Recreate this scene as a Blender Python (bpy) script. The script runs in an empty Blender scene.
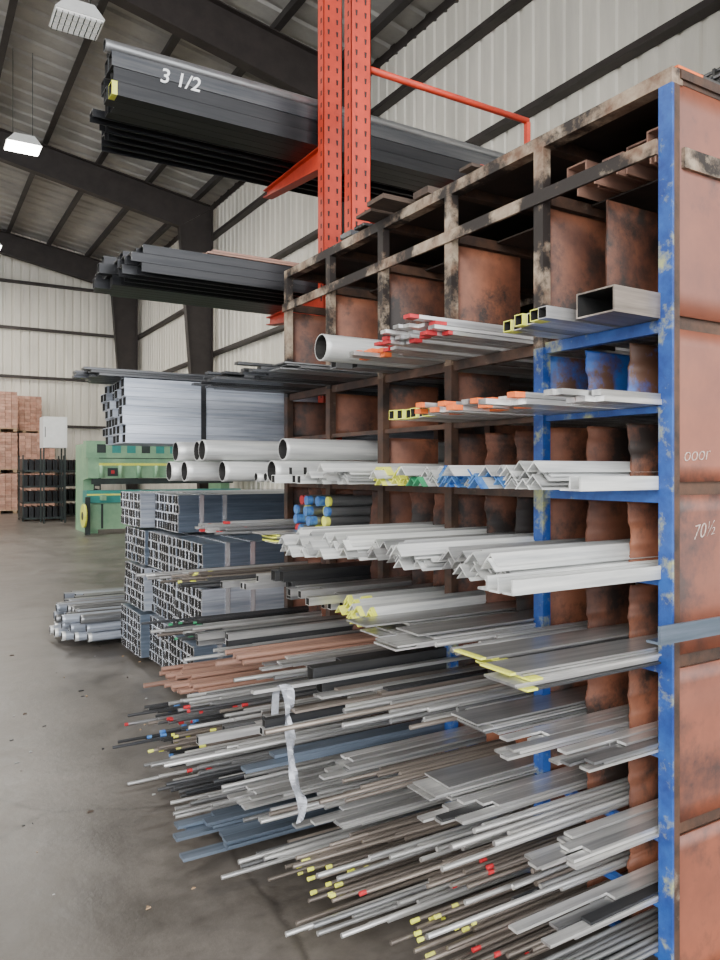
import bpy, math, random
from mathutils import Vector, Matrix
random.seed(7)
R=random.uniform
scene=bpy.context.scene

# ------------------------------------------------------------ materials
def nodes_of(name):
    m=bpy.data.materials.new(name); m.use_nodes=True
    nt=m.node_tree; b=nt.nodes['Principled BSDF']
    return m,nt,b
def mat(name,c1,c2=None,rough=.5,metal=0.0,scale=6.0,stretch=(1,1,1),bump=0.0,island=0.0,c3=None,c3t=.6,emit=0,lo=.35,hi=.65,spec=.5,alpha=1):
    m,nt,b=nodes_of(name); N=nt.nodes; L=nt.links
    b.inputs['Roughness'].default_value=rough
    b.inputs['Metallic'].default_value=metal
    b.inputs['Alpha'].default_value=alpha
    b.inputs['Specular IOR Level'].default_value=spec
    if c2 is None: c2=tuple(x*.8 for x in c1)
    tc=N.new('ShaderNodeTexCoord'); mp=N.new('ShaderNodeMapping'); mp.inputs['Scale'].default_value=stretch
    L.new(tc.outputs['Object'],mp.inputs['Vector'])
    no=N.new('ShaderNodeTexNoise'); no.inputs['Scale'].default_value=scale; no.inputs['Detail'].default_value=6
    no.inputs['Roughness'].default_value=.65
    L.new(mp.outputs[0],no.inputs['Vector'])
    cr=N.new('ShaderNodeValToRGB'); e=cr.color_ramp.elements
    e[0].position=lo; e[0].color=(*c1,1); e[1].position=hi; e[1].color=(*c2,1)
    L.new(no.outputs['Fac'],cr.inputs['Fac'])
    out=cr.outputs['Color']
    if c3 is not None:
        n2=N.new('ShaderNodeTexNoise'); n2.inputs['Scale'].default_value=scale*.45; n2.inputs['Detail'].default_value=8
        n2.inputs['Roughness'].default_value=.7
        ad=N.new('ShaderNodeVectorMath'); ad.operation='ADD'; ad.inputs[1].default_value=(13.1,4.7,8.8)
        L.new(mp.outputs[0],ad.inputs[0]); L.new(ad.outputs[0],n2.inputs['Vector'])
        r2=N.new('ShaderNodeValToRGB'); r2.color_ramp.elements[0].position=c3t-.05; r2.color_ramp.elements[1].position=c3t+.05
        L.new(n2.outputs['Fac'],r2.inputs['Fac'])
        mx=N.new('ShaderNodeMix'); mx.data_type='RGBA'
        L.new(r2.outputs['Color'],mx.inputs[0]); L.new(out,mx.inputs[6]); mx.inputs[7].default_value=(*c3,1)
        out=mx.outputs[2]
    if island>0:
        g=N.new('ShaderNodeNewGeometry')
        mr=N.new('ShaderNodeMapRange'); mr.inputs['To Min'].default_value=1-island; mr.inputs['To Max'].default_value=1+island*.6
        L.new(g.outputs['Random Per Island'],mr.inputs['Value'])
        mm=N.new('ShaderNodeMix'); mm.data_type='RGBA'; mm.blend_type='MULTIPLY'; mm.inputs[0].default_value=1
        L.new(out,mm.inputs[6]); L.new(mr.outputs[0],mm.inputs[7]); out=mm.outputs[2]
    L.new(out,b.inputs['Base Color'])
    if bump>0:
        bp=N.new('ShaderNodeBump'); bp.inputs['Strength'].default_value=bump; bp.inputs['Distance'].default_value=.01
        L.new(no.outputs['Fac'],bp.inputs['Height']); L.new(bp.outputs[0],b.inputs['Normal'])
    if emit>0:
        b.inputs['Emission Color'].default_value=(1,.97,.9,1); b.inputs['Emission Strength'].default_value=emit
    return m

M={}
SX=(.6,12,12)
M['silver']=mat('bright_steel',(.74,.73,.71),(.42,.42,.42),.28,.7,3,SX,island=.5)
M['white']=mat('galvanised_white_steel',(.72,.72,.69),(.42,.43,.43),.42,.35,3,SX,island=.4)
M['grey']=mat('grey_steel',(.30,.30,.30),(.15,.155,.16),.34,.6,3,SX,island=.45)
M['dark']=mat('dark_mill_steel',(.04,.043,.05),(.09,.09,.09),.34,.5,3,SX,island=.5)
M['black']=mat('black_steel',(.008,.009,.011),(.024,.024,.026),.36,.4,3,SX,island=.5)
M['blue_steel']=mat('blue_grey_steel',(.17,.21,.27),(.09,.12,.16),.36,.5,3,SX,island=.3)
M['rustbar']=mat('rusty_bar_steel',(.38,.21,.15),(.22,.13,.10),.55,.2,3,SX,island=.25)
M['brownrod']=mat('tan_brown_steel',(.34,.29,.25),(.17,.145,.125),.34,.6,3,SX,island=.5)
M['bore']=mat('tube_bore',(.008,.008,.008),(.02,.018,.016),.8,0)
M['yellow']=mat('yellow_paint',(.66,.70,.04),(.74,.74,.16),.55,0,30)
M['red']=mat('red_paint',(.48,.012,.02),(.34,.015,.02),.55,0,30)
M['orange']=mat('orange_paint',(.82,.17,.025),(.62,.11,.02),.55,0,30)
M['bluep']=mat('blue_paint_tip',(.015,.09,.36),(.10,.24,.45),.5,0,40)
M['green']=mat('green_paint_tip',(.03,.30,.12),(.04,.2,.1),.5,0,30)
M['plate']=mat('rust_brown_plate',(.215,.074,.035),(.085,.028,.015),.6,.1,5,bump=.3,c3=(.02,.012,.009),c3t=.54,island=.45)
M['endplate']=mat('end_rust_plate',(.225,.068,.034),(.115,.036,.021),.5,.05,2.6,bump=.12,c3=(.05,.024,.019),c3t=.57,island=.12,lo=.3,hi=.7)
M['blueplate']=mat('blue_painted_plate',(.01,.06,.28),(.03,.13,.42),.5,.1,7,c3=(.09,.04,.022),c3t=.50)
M['burnt']=mat('burnt_rack_steel',(.03,.02,.016),(.10,.05,.03),.6,.2,9,bump=.3,c3=(.24,.18,.13),c3t=.66)
M['cream']=mat('worn_rack_steel',(.42,.34,.25),(.14,.075,.045),.6,.15,9,bump=.25,c3=(.018,.013,.011),c3t=.49)
M['blue']=mat('blue_rack_paint',(.006,.032,.18),(.02,.09,.33),.45,.1,12,bump=.15,c3=(.34,.35,.16),c3t=.58)
M['redrack']=mat('red_orange_rack_paint',(.56,.045,.016),(.42,.032,.013),.5,0,8,c3=(.22,.026,.016),c3t=.66)
M['hole']=mat('upright_slot',(.02,.012,.01),(.03,.02,.02),.8)
M['girt']=mat('dark_frame_primer',(.02,.015,.013),(.034,.026,.023),.6,.1,3)
M['purlin']=mat('dark_purlin',(.024,.02,.019),(.04,.035,.033),.6,.1,3)
M['siding']=mat('white_siding',(.70,.66,.57),(.54,.51,.44),.5,.1,1.5,(1,1,.15))
M['roof']=mat('roof_liner',(.40,.38,.34),(.28,.27,.25),.55,.0,1.2)
M['mach']=mat('machine_green_paint',(.26,.44,.26),(.17,.33,.20),.45,.1,3)
M['teal']=mat('machine_teal_paint',(.03,.27,.23),(.03,.20,.18),.45,.1,3)
M['machd']=mat('machine_dark',(.03,.045,.04),(.02,.025,.025),.5,.3,5)
M['brick']=mat('packed_brick',(.40,.20,.14),(.50,.30,.22),.85,0,8,island=.3)
M['wood']=mat('pallet_wood',(.45,.31,.19),(.32,.21,.12),.8,0,6,(1,6,6),island=.2)
M['oldwood']=mat('weathered_wood',(.10,.065,.045),(.05,.036,.028),.85,0,6,(1,6,6),island=.4)
M['block_deck']=mat('dark_light_block_sheet',(.022,.018,.016),(.05,.034,.026),.7,.2,4)  # dark tone for the added light-blocking sheets
M['lampw']=mat('lamp_housing',(.75,.75,.73),(.68,.68,.66),.4)
M['lampe']=mat('lamp_lens',(1,1,1),(1,1,1),.4,emit=30)
M['louv']=mat('lamp_louvre',(.85,.85,.82),(.8,.8,.78),.5,emit=.4)
M['chalk']=mat('chalk_mark',(.62,.54,.48),(.30,.17,.13),.9,0,70)
M['wpaint']=mat('white_paint_mark',(.88,.88,.87),(.75,.75,.75),.8,0,60)
M['strap']=mat('strapping_band',(.75,.77,.8),(.6,.62,.66),.25,.7,10)
M['film']=mat('crumpled_plastic',(.60,.62,.68),(.32,.34,.38),.2,.2,25,alpha=.7,bump=.5)
M['tubelt']=mat('pale_blue_tube_steel',(.46,.49,.55),(.24,.27,.32),.36,.4,3,SX,island=.35)

# ------------------------------------------------------------ mesh builder
class B:
    def __init__(s): s.v=[];s.f=[];s.m=[];s.sm=[];s.mats=[]
    def mi(s,key):
        if key not in s.mats: s.mats.append(key)
        return s.mats.index(key)
    def face(s,idx,key,smooth=False):
        s.f.append(idx); s.m.append(s.mi(key)); s.sm.append(smooth)
    def box(s,x0,x1,y0,y1,z0,z1,key):
        b=len(s.v)
        s.v+=[(x0,y0,z0),(x1,y0,z0),(x1,y1,z0),(x0,y1,z0),(x0,y0,z1),(x1,y0,z1),(x1,y1,z1),(x0,y1,z1)]
        for q in ((0,3,2,1),(4,5,6,7),(0,1,5,4),(1,2,6,5),(2,3,7,6),(3,0,4,7)):
            s.face(tuple(b+i for i in q),key)
    def prism(s,poly,axis,a0,a1,key):
        b=len(s.v); n=len(poly)
        for a in (a0,a1):
            for p in poly:
                s.v.append({'x':(a,p[0],p[1]),'y':(p[0],a,p[1]),'z':(p[0],p[1],a)}[axis])
        s.face(tuple(range(b,b+n)),key); s.face(tuple(range(b+2*n-1,b+n-1,-1)),key)
        for i in range(n):
            j=(i+1)%n; s.face((b+i,b+n+i,b+n+j,b+j),key)
    def cyl(s,c,r,axis,h,key,n=16,r2=None):
        r2=r if r2 is None else r2
        b=len(s.v)
        for k,(a,rr) in enumerate(((0,r),(h,r2))):
            for i in range(n):
                t=2*math.pi*i/n; u=rr*math.cos(t); w=rr*math.sin(t)
                d={'x':(a,u,w),'y':(u,a,w),'z':(u,w,a)}[axis]
                s.v.append((c[0]+d[0],c[1]+d[1],c[2]+d[2]))
        for i in range(n):
            j=(i+1)%n; s.face((b+i,b+j,b+n+j,b+n+i),key,True)
        s.face(tuple(range(b,b+n)),key); s.face(tuple(range(b+n,b+2*n)),key)
    def bar(s,prof,x0,x1,y,z,body,tip=None,dy=0,dz=0,tl=.03):
        outer,inner,smooth=prof
        xs=[x0,x0+tl,x1]; n=len(outer); rings=[]
        for x in xs:
            rings.append(len(s.v))
            for p in outer: s.v.append((x,y+p[0]+dy*(x-2),z+p[1]+dz*(x-2)))
        tip=tip or body
        for k in range(2):
            a,b=rings[k],rings[k+1]
            for i in range(n):
                j=(i+1)%n
                s.face((a+i,a+j,b+j,b+i),tip if k==0 else body,smooth)
        if inner is None:
            for x,kk in ((x0,tip),(x1,body)):
                c=len(s.v)
                for p in outer: s.v.append((x,y+p[0]+dy*(x-2),z+p[1]+dz*(x-2)))
                s.face(tuple(range(c,c+n)),kk)
        else:
            ri=[]
            for x in (x0,x0+.0005,x1):
                ri.append(len(s.v))
                for p in inner: s.v.append((x,y+p[0]+dy*(x-2),z+p[1]+dz*(x-2)))
            for i in range(n):
                j=(i+1)%n
                s.face((rings[0]+i,ri[0]+i,ri[0]+j,rings[0]+j),tip)
                s.face((ri[0]+i,ri[2]+i,ri[2]+j,ri[0]+j),'bore')
                s.face((rings[2]+i,rings[2]+j,ri[2]+j,ri[2]+i),body)
    def obj(s,name,parent=None,recalc=True,loc=None):
        me=bpy.data.meshes.new(name)
        me.from_pydata(s.v,[],s.f)
        for k in s.mats: me.materials.append(M[k])
        me.polygons.foreach_set('material_index',s.m)
        me.polygons.foreach_set('use_smooth',s.sm)
        if recalc:
            import bmesh
            bm=bmesh.new(); bm.from_mesh(me); bmesh.ops.recalc_face_normals(bm,faces=bm.faces); bm.to_mesh(me); bm.free()
        me.update()
        o=bpy.data.objects.new(name,me); scene.collection.objects.link(o)
        if parent: o.parent=parent
        return o
def empty(name,loc=(0,0,0)):
    o=bpy.data.objects.new(name,None); scene.collection.objects.link(o); o.empty_display_size=.1
    return o

def rnd(r,n=10): return ([(r*math.cos(2*math.pi*i/n),r+r*math.sin(2*math.pi*i/n)) for i in range(n)],None,True)
def pipe(r,t=.004,n=18):
    o=[(r*math.cos(2*math.pi*i/n),r+r*math.sin(2*math.pi*i/n)) for i in range(n)]
    q=r-t
    return (o,[(q*math.cos(2*math.pi*i/n),r+q*math.sin(2*math.pi*i/n)) for i in range(n)],True)
def rect(w,h): return ([(-w/2,0),(w/2,0),(w/2,h),(-w/2,h)],None,False)
def tube(w,h,t=.004):
    return ([(-w/2,0),(w/2,0),(w/2,h),(-w/2,h)],[(-w/2+t,t),(w/2-t,t),(w/2-t,h-t),(-w/2+t,h-t)],False)
def ang(a,t=.005):
    s=a*.7071; k=t*1.414
    return ([(-s,0),(-s+k,0),(0,s-k),(s-k,0),(s,0),(0,s)],None,False)
def ell(a,t=.006):
    return ([(-a/2,0),(a/2,0),(a/2,t),(-a/2+t,t),(-a/2+t,a),(-a/2,a)],None,False)
def chan(w,h,t=.006):
    return ([(-w/2,0),(-w/2+t,0),(-w/2+t,h-t),(w/2-t,h-t),(w/2-t,0),(w/2,0),(w/2,h),(-w/2,h)],None,False)

# type: (prof, pitchY, pitchZ, cols, layers, body, tip, jitterX, yaw, name, tip probability)
T={
 'wa':(ang(.048,.004),.05,.013,3,5,'white',None,.045,.010,'angle_iron_bundle',1),
 'wg':(ang(.048,.004),.05,.013,3,4,'white','green',.045,.010,'angle_iron_bundle',.35),
 'wf':(ell(.04),.05,.0,3,1,'white',None,.05,.010,'angle_iron_bundle',1),
 'ya':(ang(.045,.004),.05,.013,3,4,'white','yellow',.03,.008,'angle_iron_bundle',.85),
 'ba':(ang(.05,.004),.05,.013,3,4,'white','bluep',.05,.012,'angle_iron_bundle',.75),
 'ga':(ang(.052,.004),.055,.013,3,4,'silver',None,.05,.012,'angle_iron_bundle',1),
 'fl':(rect(.13,.006),.14,.008,1,6,'silver',None,.05,.02,'flat_bar_bundle',1),
 'fg':(rect(.13,.006),.14,.008,1,4,'grey',None,.05,.016,'flat_bar_bundle',1),
 'fy':(rect(.12,.006),.13,.008,1,6,'silver','yellow',.04,.016,'flat_bar_bundle',.6),
 'fr':(rect(.035,.012),.04,.014,3,4,'silver','red',.07,.012,'flat_bar_bundle',.6),
 'fs':(rect(.035,.008),.042,.010,3,3,'silver',None,.09,.018,'flat_bar_bundle',1),
 'fb':(rect(.05,.012),.06,.014,2,3,'blue_steel',None,.08,.014,'flat_bar_bundle',1),
 'fd':(rect(.045,.012),.048,.014,3,3,'dark',None,.07,.014,'flat_bar_bundle',1),
 'rd':(rnd(.008),.023,.017,6,2,'dark',None,.09,.02,'round_bar_bundle',1),
 'rs':(rnd(.008),.024,.017,5,2,'silver',None,.12,.024,'round_bar_bundle',1),
 'rm':(rnd(.007),.021,.015,7,2,'brownrod',None,.13,.026,'round_bar_bundle',1),
 'ry':(rnd(.007),.020,.015,7,3,'brownrod','yellow',.07,.026,'round_bar_bundle',.55),
 'rr':(rnd(.008),.022,.017,6,2,'grey','red',.09,.022,'round_bar_bundle',.4),
 'rR':(rnd(.007),.020,.015,7,3,'brownrod','red',.11,.026,'round_bar_bundle',.3),
 'rg':(rnd(.007),.021,.016,6,2,'dark','green',.08,.02,'round_bar_bundle',.5),
 'rb':(rnd(.008),.024,.017,6,2,'dark','bluep',.08,.02,'round_bar_bundle',.4),
 'rc':(rnd(.012),.026,.023,5,2,'rustbar',None,.05,.01,'round_bar_bundle',1),
 'sg':(tube(.032,.032,.003),.035,.033,4,2,'silver',None,.07,.008,'square_tube_bundle',1),
 'sw':(tube(.036,.036,.003),.038,.037,3,2,'white',None,.05,.006,'square_tube_bundle',1),
 'sy':(tube(.036,.036,.003),.04,.037,4,1,'silver','yellow',.02,.004,'square_tube_bundle',.85),
 'so':(rect(.034,.016),.038,.017,4,2,'silver','orange',.08,.012,'flat_bar_bundle',.7),
 'oy':(rect(.034,.016),.038,.017,4,2,'silver','yellow',.05,.012,'flat_bar_bundle',.5),
 'dk':(tube(.05,.05,.004),.052,.051,3,2,'dark',None,.06,.004,'square_tube_bundle',1),
 'dg':(tube(.05,.05,.004),.052,.051,3,1,'grey',None,.06,.004,'square_tube_bundle',1),
 'pw':(pipe(.024),.05,.049,3,2,'white',None,.05,.004,'steel_pipe_bundle',1),
 'pb':(pipe(.052),.12,.105,1,2,'white',None,.05,.0,'steel_pipe_bundle',1),
 'p1':(pipe(.055),.12,.105,1,1,'white',None,.03,.0,'steel_pipe_bundle',1),
 'pc':(rnd(.024,14),.05,.0485,3,4,'grey','multi',.03,.0,'capped_pipe_bundle',1),
 'bt':(tube(.14,.075,.005),.15,.08,1,1,'brownrod',None,.0,.0,'rectangular_tube',1),
}
def group(key,yc,z,xt,jm=1.0,length=5.9,xmax=8.1):
    prof,py,pz,c,l,body,tip,jx,yaw,name,tp=T[key]
    b=B()
    for j in range(l):
        cc=c if py>.11 or pz<.014 or key=='pc' else (c if j<l-1 else max(1,c-int(R(0,2.9))))
        for i in range(cc):
            y=yc+(i-(c-1)/2)*py+(R(-.12,.12)*py if yaw>.009 else 0)
            x0=xt+R(-jx,jx)*jm
            if R(0,1)<.12: x0-=jx*jm*1.3
            w=R(-yaw,yaw)*.8
            bd=body; tt=tip
            if tip=='multi': tt=random.choice(['red','yellow','bluep','yellow','red'])
            if body in('silver','grey') and jm>1 and R(0,1)<.18: bd=random.choice(['grey','brownrod','dark'])
            b.bar(prof,x0,min(x0+length,xmax),y,z+.0015+j*pz,bd,tt if R(0,1)<tp else None,dy=w,tl=R(.010,.03) if py<.03 else R(.012,.05))
    return b.obj(name)

# ------------------------------------------------------------ room shell
XW=8.3; YB=32.0; XR=-12.0; XL=-32.0; YF=-9.0
def zr(x): return 10.0+.17*(XW-x) if x>=XR else 10.0+.17*(x-XL)
def ribline(a0,a1,p=.32,d=.035):
    out=[]; a=a0
    while a<a1:
        out+=[(a,0),(a+p*.62,0),(a+p*.70,d),(a+p*.88,d),(a+p*.96,0)]; a+=p
    out.append((a1,0)); return [q for q in out if q[0]<=a1]
def floor_material():
    m,nt,b=nodes_of('stained_concrete'); N=nt.nodes; L=nt.links
    tc=N.new('ShaderNodeTexCoord')
    def noise(sc,de=8,ro=.6):
        n=N.new('ShaderNodeTexNoise'); n.inputs['Scale'].default_value=sc; n.inputs['Detail'].default_value=de; n.inputs['Roughness'].default_value=ro
        L.new(tc.outputs['Object'],n.inputs['Vector']); return n
    n1=noise(.7,8,.65); n2=noise(9,6,.7); n3=noise(2.3,10,.75)
    r=N.new('ShaderNodeValToRGB'); e=r.color_ramp.elements
    e[0].position=.3; e[0].color=(.065,.055,.046,1); e[1].position=.72; e[1].color=(.20,.18,.16,1)
    L.new(n1.outputs['Fac'],r.inputs['Fac'])
    r2=N.new('ShaderNodeValToRGB'); e=r2.color_ramp.elements
    e[0].position=.38; e[0].color=(.45,.43,.41,1); e[1].position=.62; e[1].color=(1.1,1.1,1.1,1)
    L.new(n3.outputs['Fac'],r2.inputs['Fac'])
    mx=N.new('ShaderNodeMix'); mx.data_type='RGBA'; mx.blend_type='MULTIPLY'; mx.inputs[0].default_value=.9
    L.new(r.outputs[0],mx.inputs[6]); L.new(r2.outputs[0],mx.inputs[7])
    vo=N.new('ShaderNodeTexVoronoi'); vo.feature='DISTANCE_TO_EDGE'; vo.inputs['Scale'].default_value=.23
    ad=N.new('ShaderNodeMix'); ad.data_type='RGBA'; ad.inputs[0].default_value=.12
    L.new(tc.outputs['Object'],ad.inputs[6]); L.new(n3.outputs['Color'],ad.inputs[7]); L.new(ad.outputs[2],vo.inputs['Vector'])
    cr=N.new('ShaderNodeValToRGB'); e=cr.color_ramp.elements; e[0].position=0; e[0].color=(.4,.38,.36,1); e[1].position=.003; e[1].color=(1,1,1,1)
    L.new(vo.outputs['Distance'],cr.inputs['Fac'])
    m2=N.new('ShaderNodeMix'); m2.data_type='RGBA'; m2.blend_type='MULTIPLY'; m2.inputs[0].default_value=.7
    L.new(mx.outputs[2],m2.inputs[6]); L.new(cr.outputs[0],m2.inputs[7])
    L.new(m2.outputs[2],b.inputs['Base Color'])
    rr=N.new('ShaderNodeMapRange'); rr.inputs['From Min'].default_value=.3; rr.inputs['From Max'].default_value=.7; rr.inputs['To Min'].default_value=.28; rr.inputs['To Max'].default_value=.5
    L.new(n3.outputs['Fac'],rr.inputs['Value']); L.new(rr.outputs[0],b.inputs['Roughness'])
    bp=N.new('ShaderNodeBump'); bp.inputs['Strength'].default_value=.25; bp.inputs['Distance'].default_value=.01
    L.new(n2.outputs['Fac'],bp.inputs['Height']); L.new(bp.outputs[0],b.inputs['Normal'])
    return m
M['floor']=floor_material()
b=B(); b.box(XL,XW+.1,YF,YB+.1,-.2,0,'floor'); b.obj('floor')
b=B(); pts=ribline(YF,YB)
for i,(y,o) in enumerate(pts): b.v+=[(XW+o,y,0),(XW+o,y,10.0)]
for i in range(len(pts)-1): b.face((2*i,2*i+2,2*i+3,2*i+1),'siding')
b.obj('wall_right',recalc=False)
b=B(); pts=ribline(XL,XW)
for i,(x,o) in enumerate(pts): b.v+=[(x,YB+o,0),(x,YB+o,zr(x)+.05)]
for i in range(len(pts)-1): b.face((2*i,2*i+2,2*i+3,2*i+1),'siding')
b.obj('wall_back',recalc=False)
b=B(); pts=ribline(YF,YB)
for (y,o) in pts: b.v+=[(XL-o,y,6.0),(XL-o,y,10.0)]
for i in range(len(pts)-1): b.face((2*i,2*i+2,2*i+3,2*i+1),'siding')
b.obj('wall_left',recalc=False)
b=B(); pts=ribline(YF,YB+.1,.6,.05)
for (y,o) in pts: b.v+=[(XW+.15,y,zr(XW)+o),(XR,y,zr(XR)+o),(XL-.15,y,zr(XL)+o)]
for i in range(len(pts)-1):
    a=3*i; b.face((a,a+3,a+4,a+1),'roof'); b.face((a+1,a+4,a+5,a+2),'roof')
b.obj('ceiling',recalc=False)
b=B(); b.box(XW-.03,XW+.1,YF,YB,9.85,10.06,'girt'); b.obj('trim_eave')
pr=empty('roof_purlins'); b=B()
x=XW-.7
while x>XL+.5:
    z=zr(x); b.box(x-.035,x+.035,YF,YB-.05,z-.24,z-.01,'purlin'); b.box(x-.11,x+.035,YF,YB-.05,z-.26,z-.24,'purlin'); x-=1.45
b.obj('purlin_run',pr)
gi=empty('wall_girts'); b=B()
for z in (1.5,3.3,5.2,7.1,8.9):
    b.box(XW-.2,XW-.005,YF,YB-.02,z-.05,z+.05,'girt')
    b.box(XL,XW-.2,YB-.2,YB-.005,z-.05,z+.05,'girt')
for z in (10.8,12.2):
    b.box(XL+abs(z-10)/.17+.3,XW-(z-10)/.17-.3,YB-.2,YB-.005,z-.05,z+.05,'girt')
b.obj('girt_run',gi)
for y in (-4.6,4.4,13.4,22.4,31.4):
    b=B()
    def web(poly): b.prism(poly,'y',y-.01,y+.01,'girt')
    web([(7.75,0),(XW-.22,0),(XW-.22,9.7),(7.05,9.0)])
    b.prism([(7.75,0),(7.73,0),(7.03,9.0),(7.05,9.0)],'y',y-.13,y+.13,'girt')
    b.box(XW-.24,XW-.21,y-.13,y+.13,0,9.75,'girt')
    zt=lambda x: zr(x)-.27
    web([(7.05,9.0),(XW-.22,9.72),(XW-.3,zt(XW-.3)),(XR,zt(XR)),(XR,zt(XR)-.75),(1,zt(1)-.75)])
    b.prism([(7.05,9.0),(7.05,8.97),(1,zt(1)-.78),(1,zt(1)-.75)],'y',y-.13,y+.13,'girt')
    b.prism([(1,zt(1)-.75),(1,zt(1)-.78),(XR,zt(XR)-.78),(XR,zt(XR)-.75)],'y',y-.13,y+.13,'girt')
    b.prism([(XW-.3,zt(XW-.3)),(XW-.3,zt(XW-.3)-.03),(XR,zt(XR)-.03),(XR,zt(XR))],'y',y-.13,y+.13,'girt')
    web([(XL+.1,0),(XL+.6,0),(XL+1.2,9.0),(XR,zt(XR)-.75),(XR,zt(XR)),(XL+.1,zt(XL+.1))])
    b.prism([(XL+.6,0),(XL+.63,0),(XL+1.23,9.0),(XL+1.2,9.0)],'y',y-.13,y+.13,'girt')
    b.prism([(XL+1.2,9),(XL+1.2,8.97),(XR,zt(XR)-.78),(XR,zt(XR)-.75)],'y',y-.13,y+.13,'girt')
    b.obj('steel_portal_frame')

# ------------------------------------------------------------ storage rack
XF=1.90; Y0=1.417; DY=.517; PW=.046
LV=[1.997,1.741,1.49,1.226,.976,.712,.462,.265,.115]
ZT=2.727; Z2=2.53
rack=empty('steel_storage_rack')
XFR=[XF,XF+1.1,XF+3.0,XF+5.6]
b=B()
for fi,xf in enumerate(XFR):
    for k in range(6):
        y=Y0+DY*k
        if k==0: up=lo='blue'
        elif k==1: up,lo='cream','blue'
        else: up,lo='cream','burnt'
        zs=1.98
        lo2='blue' if k==2 else lo
        for (z0,z1,key) in ((0,.95,lo2),(.95,zs,lo),(zs,ZT-.045,up)):
            b.box(xf,xf+.010,y-PW/2,y+PW/2,z0,z1,key)
            b.box(xf+.010,xf+.036,y-PW/2,y-PW/2+.008,z0,z1,'burnt' if k==0 else key)
            b.box(xf+.010,xf+.036,y+PW/2-.008,y+PW/2,z0,z1,key)
b.obj('posts',rack)
b=B()
for xf in XFR:
    b.box(xf,xf+.05,Y0-PW/2,Y0+5*DY+PW/2,ZT-.045,ZT,'cream')
    b.box(xf-.012,xf,Y0+PW/2,Y0+5*DY+PW/2,Z2-.045,Z2,'cream')
for k in range(6):
    y=Y0+DY*k
    b.box(XF+.05,XFR[-1],y-.02,y+.02,ZT-.04,ZT,'burnt')
    b.box(XF+.05,XFR[-1],y-.015,y+.015,Z2-.04,Z2,'burnt')
b.obj('top_beams',rack)
b=B(); b.box(XF+.03,XFR[-1]+.05,Y0-.02,Y0+5*DY+.02,ZT,ZT+.006,'block_deck')  # solid dark sheets added to block light and darken the upper bays
b.box(XF+.25,XFR[-1]+.04,Y0+.03,Y0+5*DY-.02,Z2-.01,Z2-.004,'block_deck')
b.obj('top_light_block_deck',rack)
b=B()
for xf in XFR:
    for li,z in enumerate(LV):
        for k in range(5):
            y=Y0+DY*k
            h=.038 if li in (0,2) else (.03 if li==4 else .02)
            key='blue' if (k==0 or (k==1 and li>3)) else 'burnt'
            b.box(xf+.011,xf+.036,y+PW/2-.008,y+DY-PW/2+.008,z-h,z,key)
b.obj('shelf_rails',rack)
def plate(b,xa,xb,y,z0,z1,key,amp=.012,bul=.012,n=9):
    base=len(b.v); ph=R(0,9); q=R(.7,1.4)
    for side in (0,1):
        for i in range(n+1):
            t=i/n; z=z0+(z1-z0)*t
            wx=amp*(math.sin(ph+t*7*q)+.5*math.sin(ph*2+t*19)+.35*math.sin(ph*3+t*41*q))
            wy=bul*math.sin(ph*1.7+t*6*q)
            b.v.append((xa+wx,y+wy+(side*.006),z)); b.v.append((xb,y+(side*.006),z))
    m=2*(n+1)
    for i in range(n):
        a=base+2*i
        b.face((a,a+1,a+3,a+2),key,True); b.face((a+m,a+m+2,a+m+3,a+m+1),key,True)
        b.face((a,a+2,a+2+m,a+m),key)
    b.face((base,base+m,base+m+1,base+1),key); e=base+2*n
    b.face((e,e+1,e+m+1,e+m),key)
b=B()
tiers=[(LV[0],Z2-.046)]+[(LV[i+1],LV[i]-.039) for i in range(8)]
for s in range(1,16):
    y=Y0+DY/3*s; post=(s%3==0)
    for ti,(z0,z1) in enumerate(tiers):
        if ti==0:
            if post: plate(b,XF+.04,XF+.40,y,z0+.005,z1,'plate',.001,.0)
            if s==2: plate(b,XF+.12,XF+.5,y-.03,z0+.005,z1-.02,'plate',.002,.0)
            continue
        key='blueplate' if (ti==1 and s<=3) else 'plate'
        if post: plate(b,XF+.04,XF+.34,y,z0+.003,z1,key,.001,.0)
        elif (ti==1 and s<3) or (ti==2 and s<6) or ti>2:
            plate(b,XF+.06,XF+.30,y,z0+.003,z1-.004,key,.0055,.002,20)
for xf in XFR[1:]:
    for k in range(0,6):
        for ti,(z0,z1) in enumerate(tiers):
            plate(b,xf+.05,xf+.5,Y0+DY*k+(.03 if k==0 else 0),z0,z1,'plate',.002,.0)
b.obj('divider_plates',rack)
b=B()
for (z0,z1) in ((2.005,2.70),(1.515,1.965),(1.005,1.475),(.51,.965),(.03,.47)):
    plate(b,XF+.040,XF+1.05,Y0-.018,z0,z1,'endplate',.002,.0)
for z in (1.985,1.495,.985,.49):
    b.box(XF+.037,XFR[1],Y0-.006,Y0+.012,z-.022,z+.022,'burnt')
b.box(XF+.05,XF+.5,Y0-.030,Y0-.0185,2.44,2.50,'cream')
b.box(XF+.037,XFR[1]+.05,Y0-.028,Y0+.02,2.70,ZT,'burnt')
b.obj('end_panels',rack)
def text(s,loc,rot,size,parent,key='chalk',ext=.0008,shear=0,bold=.0):
    cu=bpy.data.curves.new('chalk_writing','FONT'); cu.body=s; cu.size=size; cu.extrude=ext; cu.shear=shear; cu.offset=bold
    cu.materials.append(M[key])
    o=bpy.data.objects.new('chalk_writing',cu); scene.collection.objects.link(o)
    o.location=loc; o.rotation_euler=rot; o.parent=parent; return o
text('ooor',(XF+.055,Y0-.0205,1.575),(math.radians(90),math.radians(-3),0),.062,rack,shear=.3,bold=-.0012)
text('70½',(XF+.10,Y0-.0205,1.34),(math.radians(90),math.radians(-8),0),.062,rack,shear=.4,bold=-.0012)

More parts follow.
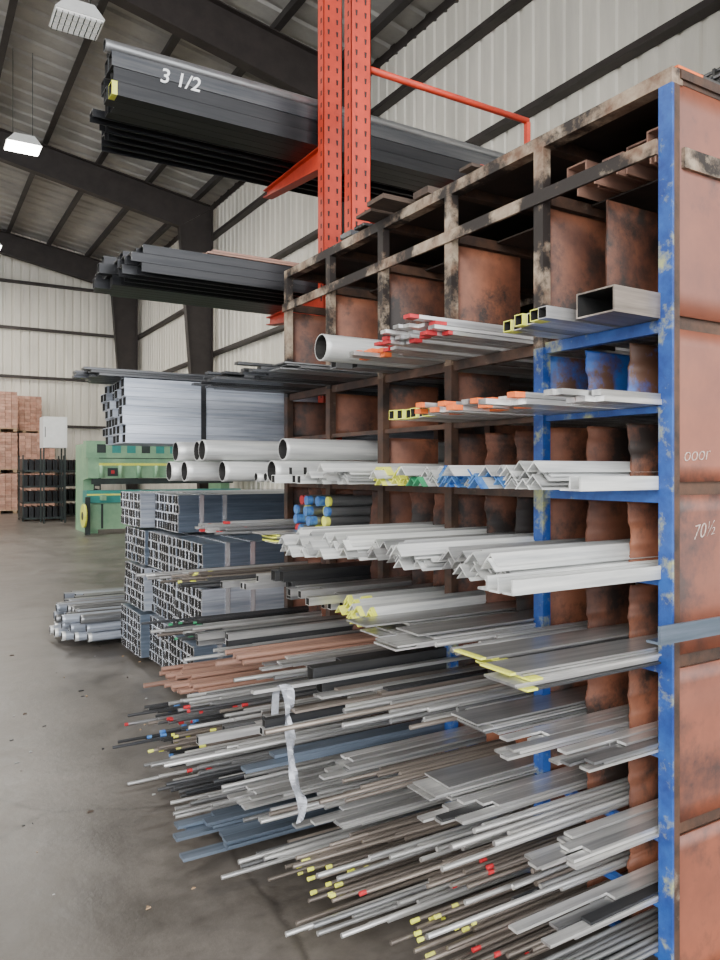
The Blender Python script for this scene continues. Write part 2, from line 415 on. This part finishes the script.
# ------------------------------------------------------------ bar stock in bays
ST={
0:[('bt',1.70),('sy',1.62),('sy',1.66),('fr',1.50),('fr',1.48),('fr',1.58),('so',1.53),('p1',1.46),('dg',1.62),('fg',1.45),('fd',1.40),('rd',1.5),('fd',1.38),('rd',1.38),('fd',1.45)],
1:[('oy',1.64),('so',1.60),('so',1.56),('so',1.54),('sy',1.58),('sy',1.59)]+[None]*9,
2:[('wf',1.62),('wa',1.60),('ba',1.60),('ba',1.57),('wg',1.60),('ya',1.58),('ya',1.66),('wa',1.5),('sw',1.48),('sw',1.50),('pb',1.48),('pw',1.5),('pb',1.3),('pb',1.24),('pb',1.2)],
3:[('wf',1.34),('wa',1.42),('ga',1.46),('wa',1.40),('ga',1.45),('wa',1.36),('wa',1.31),('wa',1.34),('fy',1.45),('fy',1.38),('pc',1.72),('pc',1.72),('rr',1.38),('fr',1.35),('rs',1.4)],
4:[('fy',1.32),('fy',1.46),('rs',1.55),('fl',1.40),('fl',1.46),('ya',1.44),('ya',1.5),('sg',1.46),('sg',1.5),('dg',1.52),('dk',1.55),('sg',1.4),('rd',1.22),('ry',1.24),('rs',1.2)],
5:[('fs',1.70),('fs',1.62),('fl',1.52),('rs',1.45),('rs',1.33),('fs',1.38),('dk',1.40),('rs',1.3),('fs',1.32),('rc',1.26),('rs',1.28),('sg',1.25),('rg',1.18),('rs',1.2),('rg',1.22)],
6:[('fs',1.56),('rs',1.58),('fs',1.48),('fl',1.46),('rm',1.40),('fs',1.32),('fb',1.30),('rs',1.18),('sg',1.2),('rs',1.17),('rr',1.15),('rs',1.15),('rc',1.16),('rc',1.16),('rc',1.18)],
7:[('fs',1.64),('rs',1.58),('rR',1.5),('rs',1.42),('rm',1.36),('fs',1.30),('rs',1.22),('fs',1.15),('rs',1.12),('rr',1.14),('rs',1.14),('ry',1.14),('rb',1.14),('rr',1.14),('rb',1.16)],
8:[('rr',1.48),('rR',1.45),('ry',1.38),('rs',1.24),('ry',1.28),('ry',1.26),('rs',1.10),('fb',1.10),('fb',.98),('rs',1.1),('rd',1.12),('rs',1.15),('rr',1.18),('rb',1.18),('rd',1.18)],
}
for li,row in ST.items():
    jm=1.0 if li<4 else 1.5
    for s,e in enumerate(row):
        if not e: continue
        group(e[0],Y0+DY/3*(s+.5),LV[li],e[1],jm)
b=B()
for i in range(4):
    b.bar(chan(.1,.05),1.98+R(0,.08),7.6,Y0+.09+i*.112,Z2+.002,'rustbar')
    b.bar(chan(.09,.04),2.0+R(0,.08),7.6,Y0+.1+i*.112,Z2+.054,'rustbar')
b.obj('rusty_channel_bundle')

# ------------------------------------------------------------ things on top of the rack
b=B()
for i in range(12):
    y=Y0+.72+i*.165
    x0=XF-.06+R(-.08,.12)
    if y>3.45: break
    b.bar(rect(R(.06,.14),R(.012,.03)),x0,x0+R(2.5,4.5),y,ZT+.007,random.choice(['oldwood','oldwood','dark','black']))
b.obj('top_plank_decking')
b=B()
for i in range(7):
    y=Y0+.02+i*.09; x0=1.98+R(-.03,.04)
    b.bar(rect(.05,.02),x0,x0+4,y,ZT+.007,'dark','orange',tl=.12)
b.obj('flat_bar_bundle')
b=B()
for j in range(7):
    z=ZT+.030+j*.034
    for i in range(14):
        b.box(2.35+j*.02,5.2,Y0+.02+i*.05,Y0+.03+i*.05,z,z+.03,'black')
    for i in range(20):
        b.box(2.36+j*.02+i*.14,2.37+j*.02+i*.14,Y0+.02,Y0+.68,z+.02,z+.03,'dark')
b.obj('steel_grating_stack')

# ------------------------------------------------------------ red cantilever rack
pal=empty('red_cantilever_rack')
XU=2.20
def upright(b,x,y,z0,z1):
    b.box(x-.065,x+.065,y,y+.004,z0,z1,'redrack')
    b.box(x-.065,x-.061,y,y+.075,z0,z1,'redrack')
    b.box(x+.061,x+.065,y,y+.075,z0,z1,'redrack')
    z=z0+.05
    while z<z1-.05:
        for dx in (-.03,.03):
            b.prism([(x+dx-.008,z+.016),(x+dx+.008,z+.016),(x+dx+.005,z-.016),(x+dx-.005,z-.016)],'y',y-.0012,y+.001,'hole')
        z+=.075
    z=z0+.05
    while z<z1-.05:
        b.box(x-.066,x-.0649,y+.025,y+.04,z-.015,z+.015,'hole'); z+=.075
b=B()
upright(b,XU,3.64,ZT+.018,5.6); b.box(XU-.1,XU+.1,3.6,3.74,ZT+.0065,ZT+.018,'redrack')
b.box(3.50,3.53,3.665,3.695,ZT+.018,3.86,'redrack'); b.box(3.4,3.6,3.6,3.74,ZT+.0065,ZT+.018,'redrack')
for x in (XU+.05,3.5,6.0):
    upright(b,x,4.06,.012,5.6 if x<3 else 3.7); b.box(x-.1,x+.1,4.04,4.17,0,.012,'redrack')
b.obj('uprights',pal)
b=B()
b.cyl((2.26,3.68,3.87),.02,'x',1.26,'redrack',12)
b.cyl((2.26,3.68,3.0),.018,'x',1.25,'redrack',12)
b.obj('braces',pal)
b=B()
for z,ye in ((1.70,4.85),(2.66,5.0),(3.60,5.05)):
    for x in (XU+.05,3.5,6.0):
        b.prism([(4.14,z),(ye,z),(ye,z-.05),(4.14,z-.14)],'x',x-.004,x+.004,'redrack')
        for s in (0,1):
            if s==0: b.box(x-.035,x+.035,4.14,ye,z-.008,z-.0002,'redrack')
            else: b.prism([(4.14,z-.14),(ye,z-.05),(ye,z-.058),(4.14,z-.148)],'x',x-.035,x+.035,'redrack')
        b.box(x-.05,x+.05,4.13,4.15,z-.18,z+.05,'redrack')
b.obj('cantilever_arms',pal)

def stack(name,prof,y0,z0,ny,nz,py,pz,xt,length,body,jx=.1,tip=None,stag=0,skip=0):
    b=B()
    for j in range(nz):
        for i in range(ny):
            if R(0,1)<skip: continue
            x0=xt+R(-jx,jx)+stag*i
            b.bar(prof,x0,min(x0+length,8.0),y0+i*py,z0+j*pz+.001,body,tip if R(0,1)<.3 else None,dy=0)
    return b.obj(name)
stack('square_tube_bundle',tube(.075,.075),4.22,3.60,4,2,.078,.077,.98,5.6,'black',.05,tip='yellow')
t1=stack('square_tube_bundle',tube(.08,.08),4.22,3.755,2,1,.083,.08,.93,5.6,'dark',.02)
stack('steel_pipe_bundle',pipe(.035),4.22,3.837,2,1,.075,.07,.93,5.6,'grey',.03)
stack('channel_bundle',chan(.09,.045),4.55,3.60,5,4,.095,.047,.98,5.6,'black',.09,stag=.02)
text('3 1/2',(1.20,4.1775,3.735),(math.radians(90),0,0),.115,t1,key='wpaint',shear=.2,bold=.0012)
stack('channel_bundle',chan(.09,.05),4.25,2.66,4,3,.095,.052,1.08,5.6,'black',.06)
stack('square_tube_bundle',tube(.06,.06),4.63,2.66,5,3,.063,.062,1.05,5.6,'black',.1)
stack('flat_bar_bundle',rect(.09,.012),4.25,2.82,3,2,.10,.014,1.50,5.4,'rustbar',.04)
stack('rectangular_tube_bundle',tube(.075,.05),4.24,1.70,7,7,.077,.0515,1.02,6.0,'tubelt',.02)
stack('flat_bar_bundle',rect(.08,.012),4.25,2.066,5,3,.09,.014,.86,6.0,'dark',.1)
b=B()
for x in (1.45,):
    b.box(x,x+.03,4.195,4.199,1.70,2.063,'black'); b.box(x,x+.03,4.195,4.745,2.0625,2.065,'black')
b.obj('strapping_band')

def bundle(y0,z0,ny,nz,xt,w,body,length=6.0,strapx=(.35,)):
    b=B()
    for j in range(nz):
        for i in range(ny):
            b.bar(tube(w,w,.006),xt+R(-.006,.006),min(xt+length,8.05),y0+(i+.5)*w*1.01,z0+j*w*1.01+.001,body,'strap',tl=.004)
    W=ny*w*1.01; H=nz*w*1.01
    for sx in strapx:
        x=xt+sx
        b.box(x,x+.035,y0-.004,y0-.001,z0,z0+H+.003,'strap'); b.box(x,x+.035,y0-.004,y0+W+.002,z0+H,z0+H+.003,'strap')
    b.obj('square_tube_bundle')
def timber(y0,y1,z,h=.05):
    b=B()
    for x in (2.3,4.5,7.0): b.box(x,x+.08,y0,y1,z,z+h,'oldwood')
    b.obj('timber_dunnage')
ww=.068
for c,(ya,tops,xx) in enumerate(((4.72,3,1.62),(5.36,4,1.64),(6.00,4,1.58))):
    z=0
    for r in range(tops):
        h=.05 if r==0 else .02
        timber(ya,ya+.6,z,h)
        z+=h
        bundle(ya,z,9,5 if r<2 else 4,xx+R(-.04,.04),ww,['blue_steel','tubelt','blue_steel','tubelt'][(c+r)%4],strapx=(.16,.34))
        z+=(5 if r<2 else 4)*ww*1.01+.006
        if z>1.25: break
for (y,xt,k) in ((6.75,1.22,'pipe'),(7.25,1.2,'pipe'),(7.8,1.45,'t'),(8.3,1.5,'t')):
    timber(y,y+.45,0)
    b=B()
    for j in range(3 if k=='pipe' else 2):
        for i in range(5):
            b.bar(pipe(.04,.006,14) if k=='pipe' else tube(.08,.08,.005),xt+R(-.12,.12),7.5,y+.04+i*.088,.051+j*.082,random.choice(['tubelt','grey','tubelt']),'white' if j==0 else None)
    b.obj('steel_pipe_bundle' if k=='pipe' else 'square_tube_bundle')

# ------------------------------------------------------------ loose angle projecting in front of the end panel
b=B(); b.box(1.72,4.6,Y0-.12,Y0-.112,1.08,1.13,'blue_steel'); b.box(1.72,4.6,Y0-.112,Y0-.075,1.08,1.087,'blue_steel')
for x in (2.6,4.2): b.box(x,x+.03,Y0-.13,Y0-.019,1.05,1.079,'blue')
b.obj('loose_angle_bar')

b=B(); b.bar(rect(.03,.012),1.02,6.9,2.42,LV[5]+.06,'silver'); b.obj('flat_bar_bundle')
b=B(); n=48
zt_=LV[5]+.078
for i in range(n+1):
    t=i/n; z=zt_-.50*t+.004; x=1.13+.065*t+.006*math.sin(t*17); y=2.395-.015*math.sin(t*9)
    w=.010+.009*abs(math.sin(t*9+1))
    b.v+=[(x-w,y,z),(x,y-.010*math.cos(t*37),z+.004),(x+w,y-.016*math.sin(t*23),z+.012*math.sin(t*31))]
for i in range(n):
    for d in (0,1): b.face((3*i+d,3*i+1+d,3*i+4+d,3*i+3+d),'film')
k=len(b.v)
for i in range(9):
    t=i/8; z=zt_+.004-.12*t*t; y=2.395+.055*min(1,t*1.6); x=1.13-.01*t
    b.v+=[(x-.014,y,z),(x+.014,y,z)]
for i in range(8): b.face((k+2*i,k+2*i+1,k+2*i+3,k+2*i+2),'film')
b.obj('crumpled_strapping',recalc=False)

# ------------------------------------------------------------ green shear / press brake
mc=empty('green_press_brake')
b=B(); Ym=19.0; xa=3.65; xb=7.6
for x in (xa+.05,xb-.3):
    b.prism([(Ym,0),(Ym+1.5,0),(Ym+1.5,2.2),(Ym-.1,2.2),(Ym-.1,1.35),(Ym+.5,1.3),(Ym+.5,.95),(Ym,.9)],'x',x,x+.25,'mach')
b.box(xa,xb,Ym-.12,Ym+.25,1.85,2.26,'mach')
for i in range(10): b.box(xa+.25+i*.36,xa+.46+i*.36,Ym-.13,Ym-.115,1.97,2.18,'teal' if i%3 else 'machd')
b.box(xa+.1,xb-.1,Ym-.08,Ym+.1,1.35,1.83,'mach')
b.box(xa+.1,xb-.1,Ym-.095,Ym-.078,1.66,1.72,'yellow')
b.box(xa+.1,xb-.1,Ym-.085,Ym-.07,1.83,1.85,'machd')
b.box(xa+.15,xb-.15,Ym-.02,Ym+.04,1.2,1.34,'machd')
b.box(xa,xb,Ym-.2,Ym+.3,.75,1.05,'teal')
b.box(xa,xb,Ym-.205,Ym-.198,.93,.97,'yellow')
b.box(xa+.5,xa+.8,Ym-.14,Ym-.121,1.4,1.6,'machd'); b.box(xa+.58,xa+.66,Ym-.15,Ym-.14,1.46,1.54,'red')
b.box(xa+.1,xb-.1,Ym-.1,Ym+.2,.1,.74,'mach')
for i in range(4): b.box(xa+.35+i*.95,xa+.40+i*.95,Ym-.115,Ym-.1,.12,.72,'machd')
for i in range(6): b.box(xa+.3+i*.6,xa+.4+i*.6,Ym-.45,Ym-.1,.82,.95,'mach')
for i in range(8): b.cyl((xa+.35+i*.45,Ym-.17,1.36),.06,'z',.3,'mach',12)
b.obj('frame_and_bed',mc)
b=B(); b.cyl((xa-.12,Ym-.3,.45),.28,'x',.06,'yellow',20); b.cyl((xa-.13,Ym-.3,.45),.1,'x',.12,'machd',16)
b.box(xa-.06,xa+.05,Ym-.35,Ym-.25,0,.9,'machd')
b.obj('handwheel',mc)
b=B(); b.box(3.3,3.95,23.2,23.9,2.2,3.1,'lampw'); b.box(3.34,3.91,23.19,23.2,2.26,3.04,'lampw')
b.box(3.34,3.36,23.18,23.19,2.5,2.8,'machd')
for x in (3.32,3.9):
    for y in (23.25,23.85): b.box(x-.02,x+.02,y-.02,y+.02,0,2.2,'machd')
b.obj('control_cabinet_on_stand')
for (x0,y0) in ((2.9,24.5),(4.3,26.0)):
    b=B()
    for j in range(4):
        z=.05+j*.48
        b.box(x0,x0+1.2,y0,y0+1.0,z,z+.06,'machd')
        for i in range(7):
            b.prism([(x0+.02+i*.17,z+.06),(x0+.15+i*.17,z+.06),(x0+.15+i*.17,z+.36),(x0+.02+i*.17,z+.4)],'y',y0+.05,y0+.9,'black')
    for x in (x0,x0+1.16):
        for y in (y0,y0+.96): b.box(x,x+.04,y,y+.04,0,2.0,'machd')
    b.obj('loaded_parts_rack')
for (px,py_) in ((.85,29.2),(2.1,29.2),(3.35,29.2),(1.7,30.6),(3.1,30.6)):
    b=B()
    for lv in range(3):
        z=lv*1.46
        if px==3.35 and lv==2: continue
        for i in range(5): b.box(px,px+1.2,py_+i*.24,py_+i*.24+.14,z+.1,z+.13,'wood')
        for i in range(3): b.box(px+i*.53,px+.12+i*.53,py_,py_+1.1,z,z+.1,'wood')
        for r in range(12):
            for c in range(6):
                o=.0 if r%2 else .03
                b.box(px+c*.2+o*.3,px+.19+c*.2+o*.3,py_,py_+1.1,z+.13+r*.108,z+.13+r*.108+.1,'brick')
    b.obj('brick_pallet_stack')

# ------------------------------------------------------------ high bay lights
def highbay(x,y,z,lit):
    b=B(); top=zr(x)-.27
    b.prism([(x-.36,z+.02),(x+.36,z+.02),(x+.2,z+.2),(x-.2,z+.2)],'y',y-.3,y+.3,'lampw')
    b.box(x-.34,x+.34,y-.28,y+.28,z,z+.02,'lampe' if lit else 'louv')
    if not lit:
        for i in range(9): b.box(x-.33+i*.08,x-.32+i*.08,y-.28,y+.28,z-.03,z,'machd')
        for i in range(4): b.box(x-.33,x+.33,y-.27+i*.17,y-.26+i*.17,z-.03,z,'lampw')
    for d in (-.2,.2): b.cyl((x+d,y,z+.2),.008,'z',top-z-.15,'machd',6)
    b.obj('high_bay_light')
    if lit:
        l=bpy.data.lights.new('high_bay_lamp','AREA'); l.shape='RECTANGLE'; l.size=.66; l.size_y=.54; l.energy=450; l.color=(1,.96,.88)
        o=bpy.data.objects.new('high_bay_lamp',l); o.location=(x,y,z-.03); scene.collection.objects.link(o)
highbay(2.14,18,8.66,True)
highbay(2.18,12,8.35,False)
for p in ((-5,18,8.8),(-5,8,8.8),(-5,27,8.8),(2.2,27,8.8)): highbay(*p,True)

b=B()
for i in range(60):
    x=R(-.6,1.6); y=R(2.6,7); s=R(.004,.014); 
    b.prism([(x,y),(x+s*R(1,3),y+s*.4),(x+s*.8,y+s*R(1,2.4))],'z',0.0002,s*.5,random.choice(['oldwood','wood','dark','white']))
b.obj('floor_scrap')

w=bpy.data.worlds.new('World'); scene.world=w; w.use_nodes=True
bg=w.node_tree.nodes['Background']; bg.inputs[0].default_value=(.95,.97,1,1); bg.inputs[1].default_value=6.6
sl=bpy.data.lights.new('soft_daylight','SUN'); sl.energy=4.5; sl.angle=math.radians(25); sl.color=(1,.965,.91)
so=bpy.data.objects.new('soft_daylight',sl); scene.collection.objects.link(so)
dv=Vector((.76,.54,-.52)).normalized(); so.rotation_euler=dv.to_track_quat('-Z','Y').to_euler(); so.location=(-10,-14,9)

cam=bpy.data.cameras.new('Camera'); co=bpy.data.objects.new('Camera',cam); scene.collection.objects.link(co)
co.location=(0,0,1.55); co.rotation_euler=(math.radians(90),0,math.radians(-31.07))
cam.sensor_width=36; cam.lens=747/960*36; cam.shift_y=-10/960; cam.clip_end=200
scene.camera=co
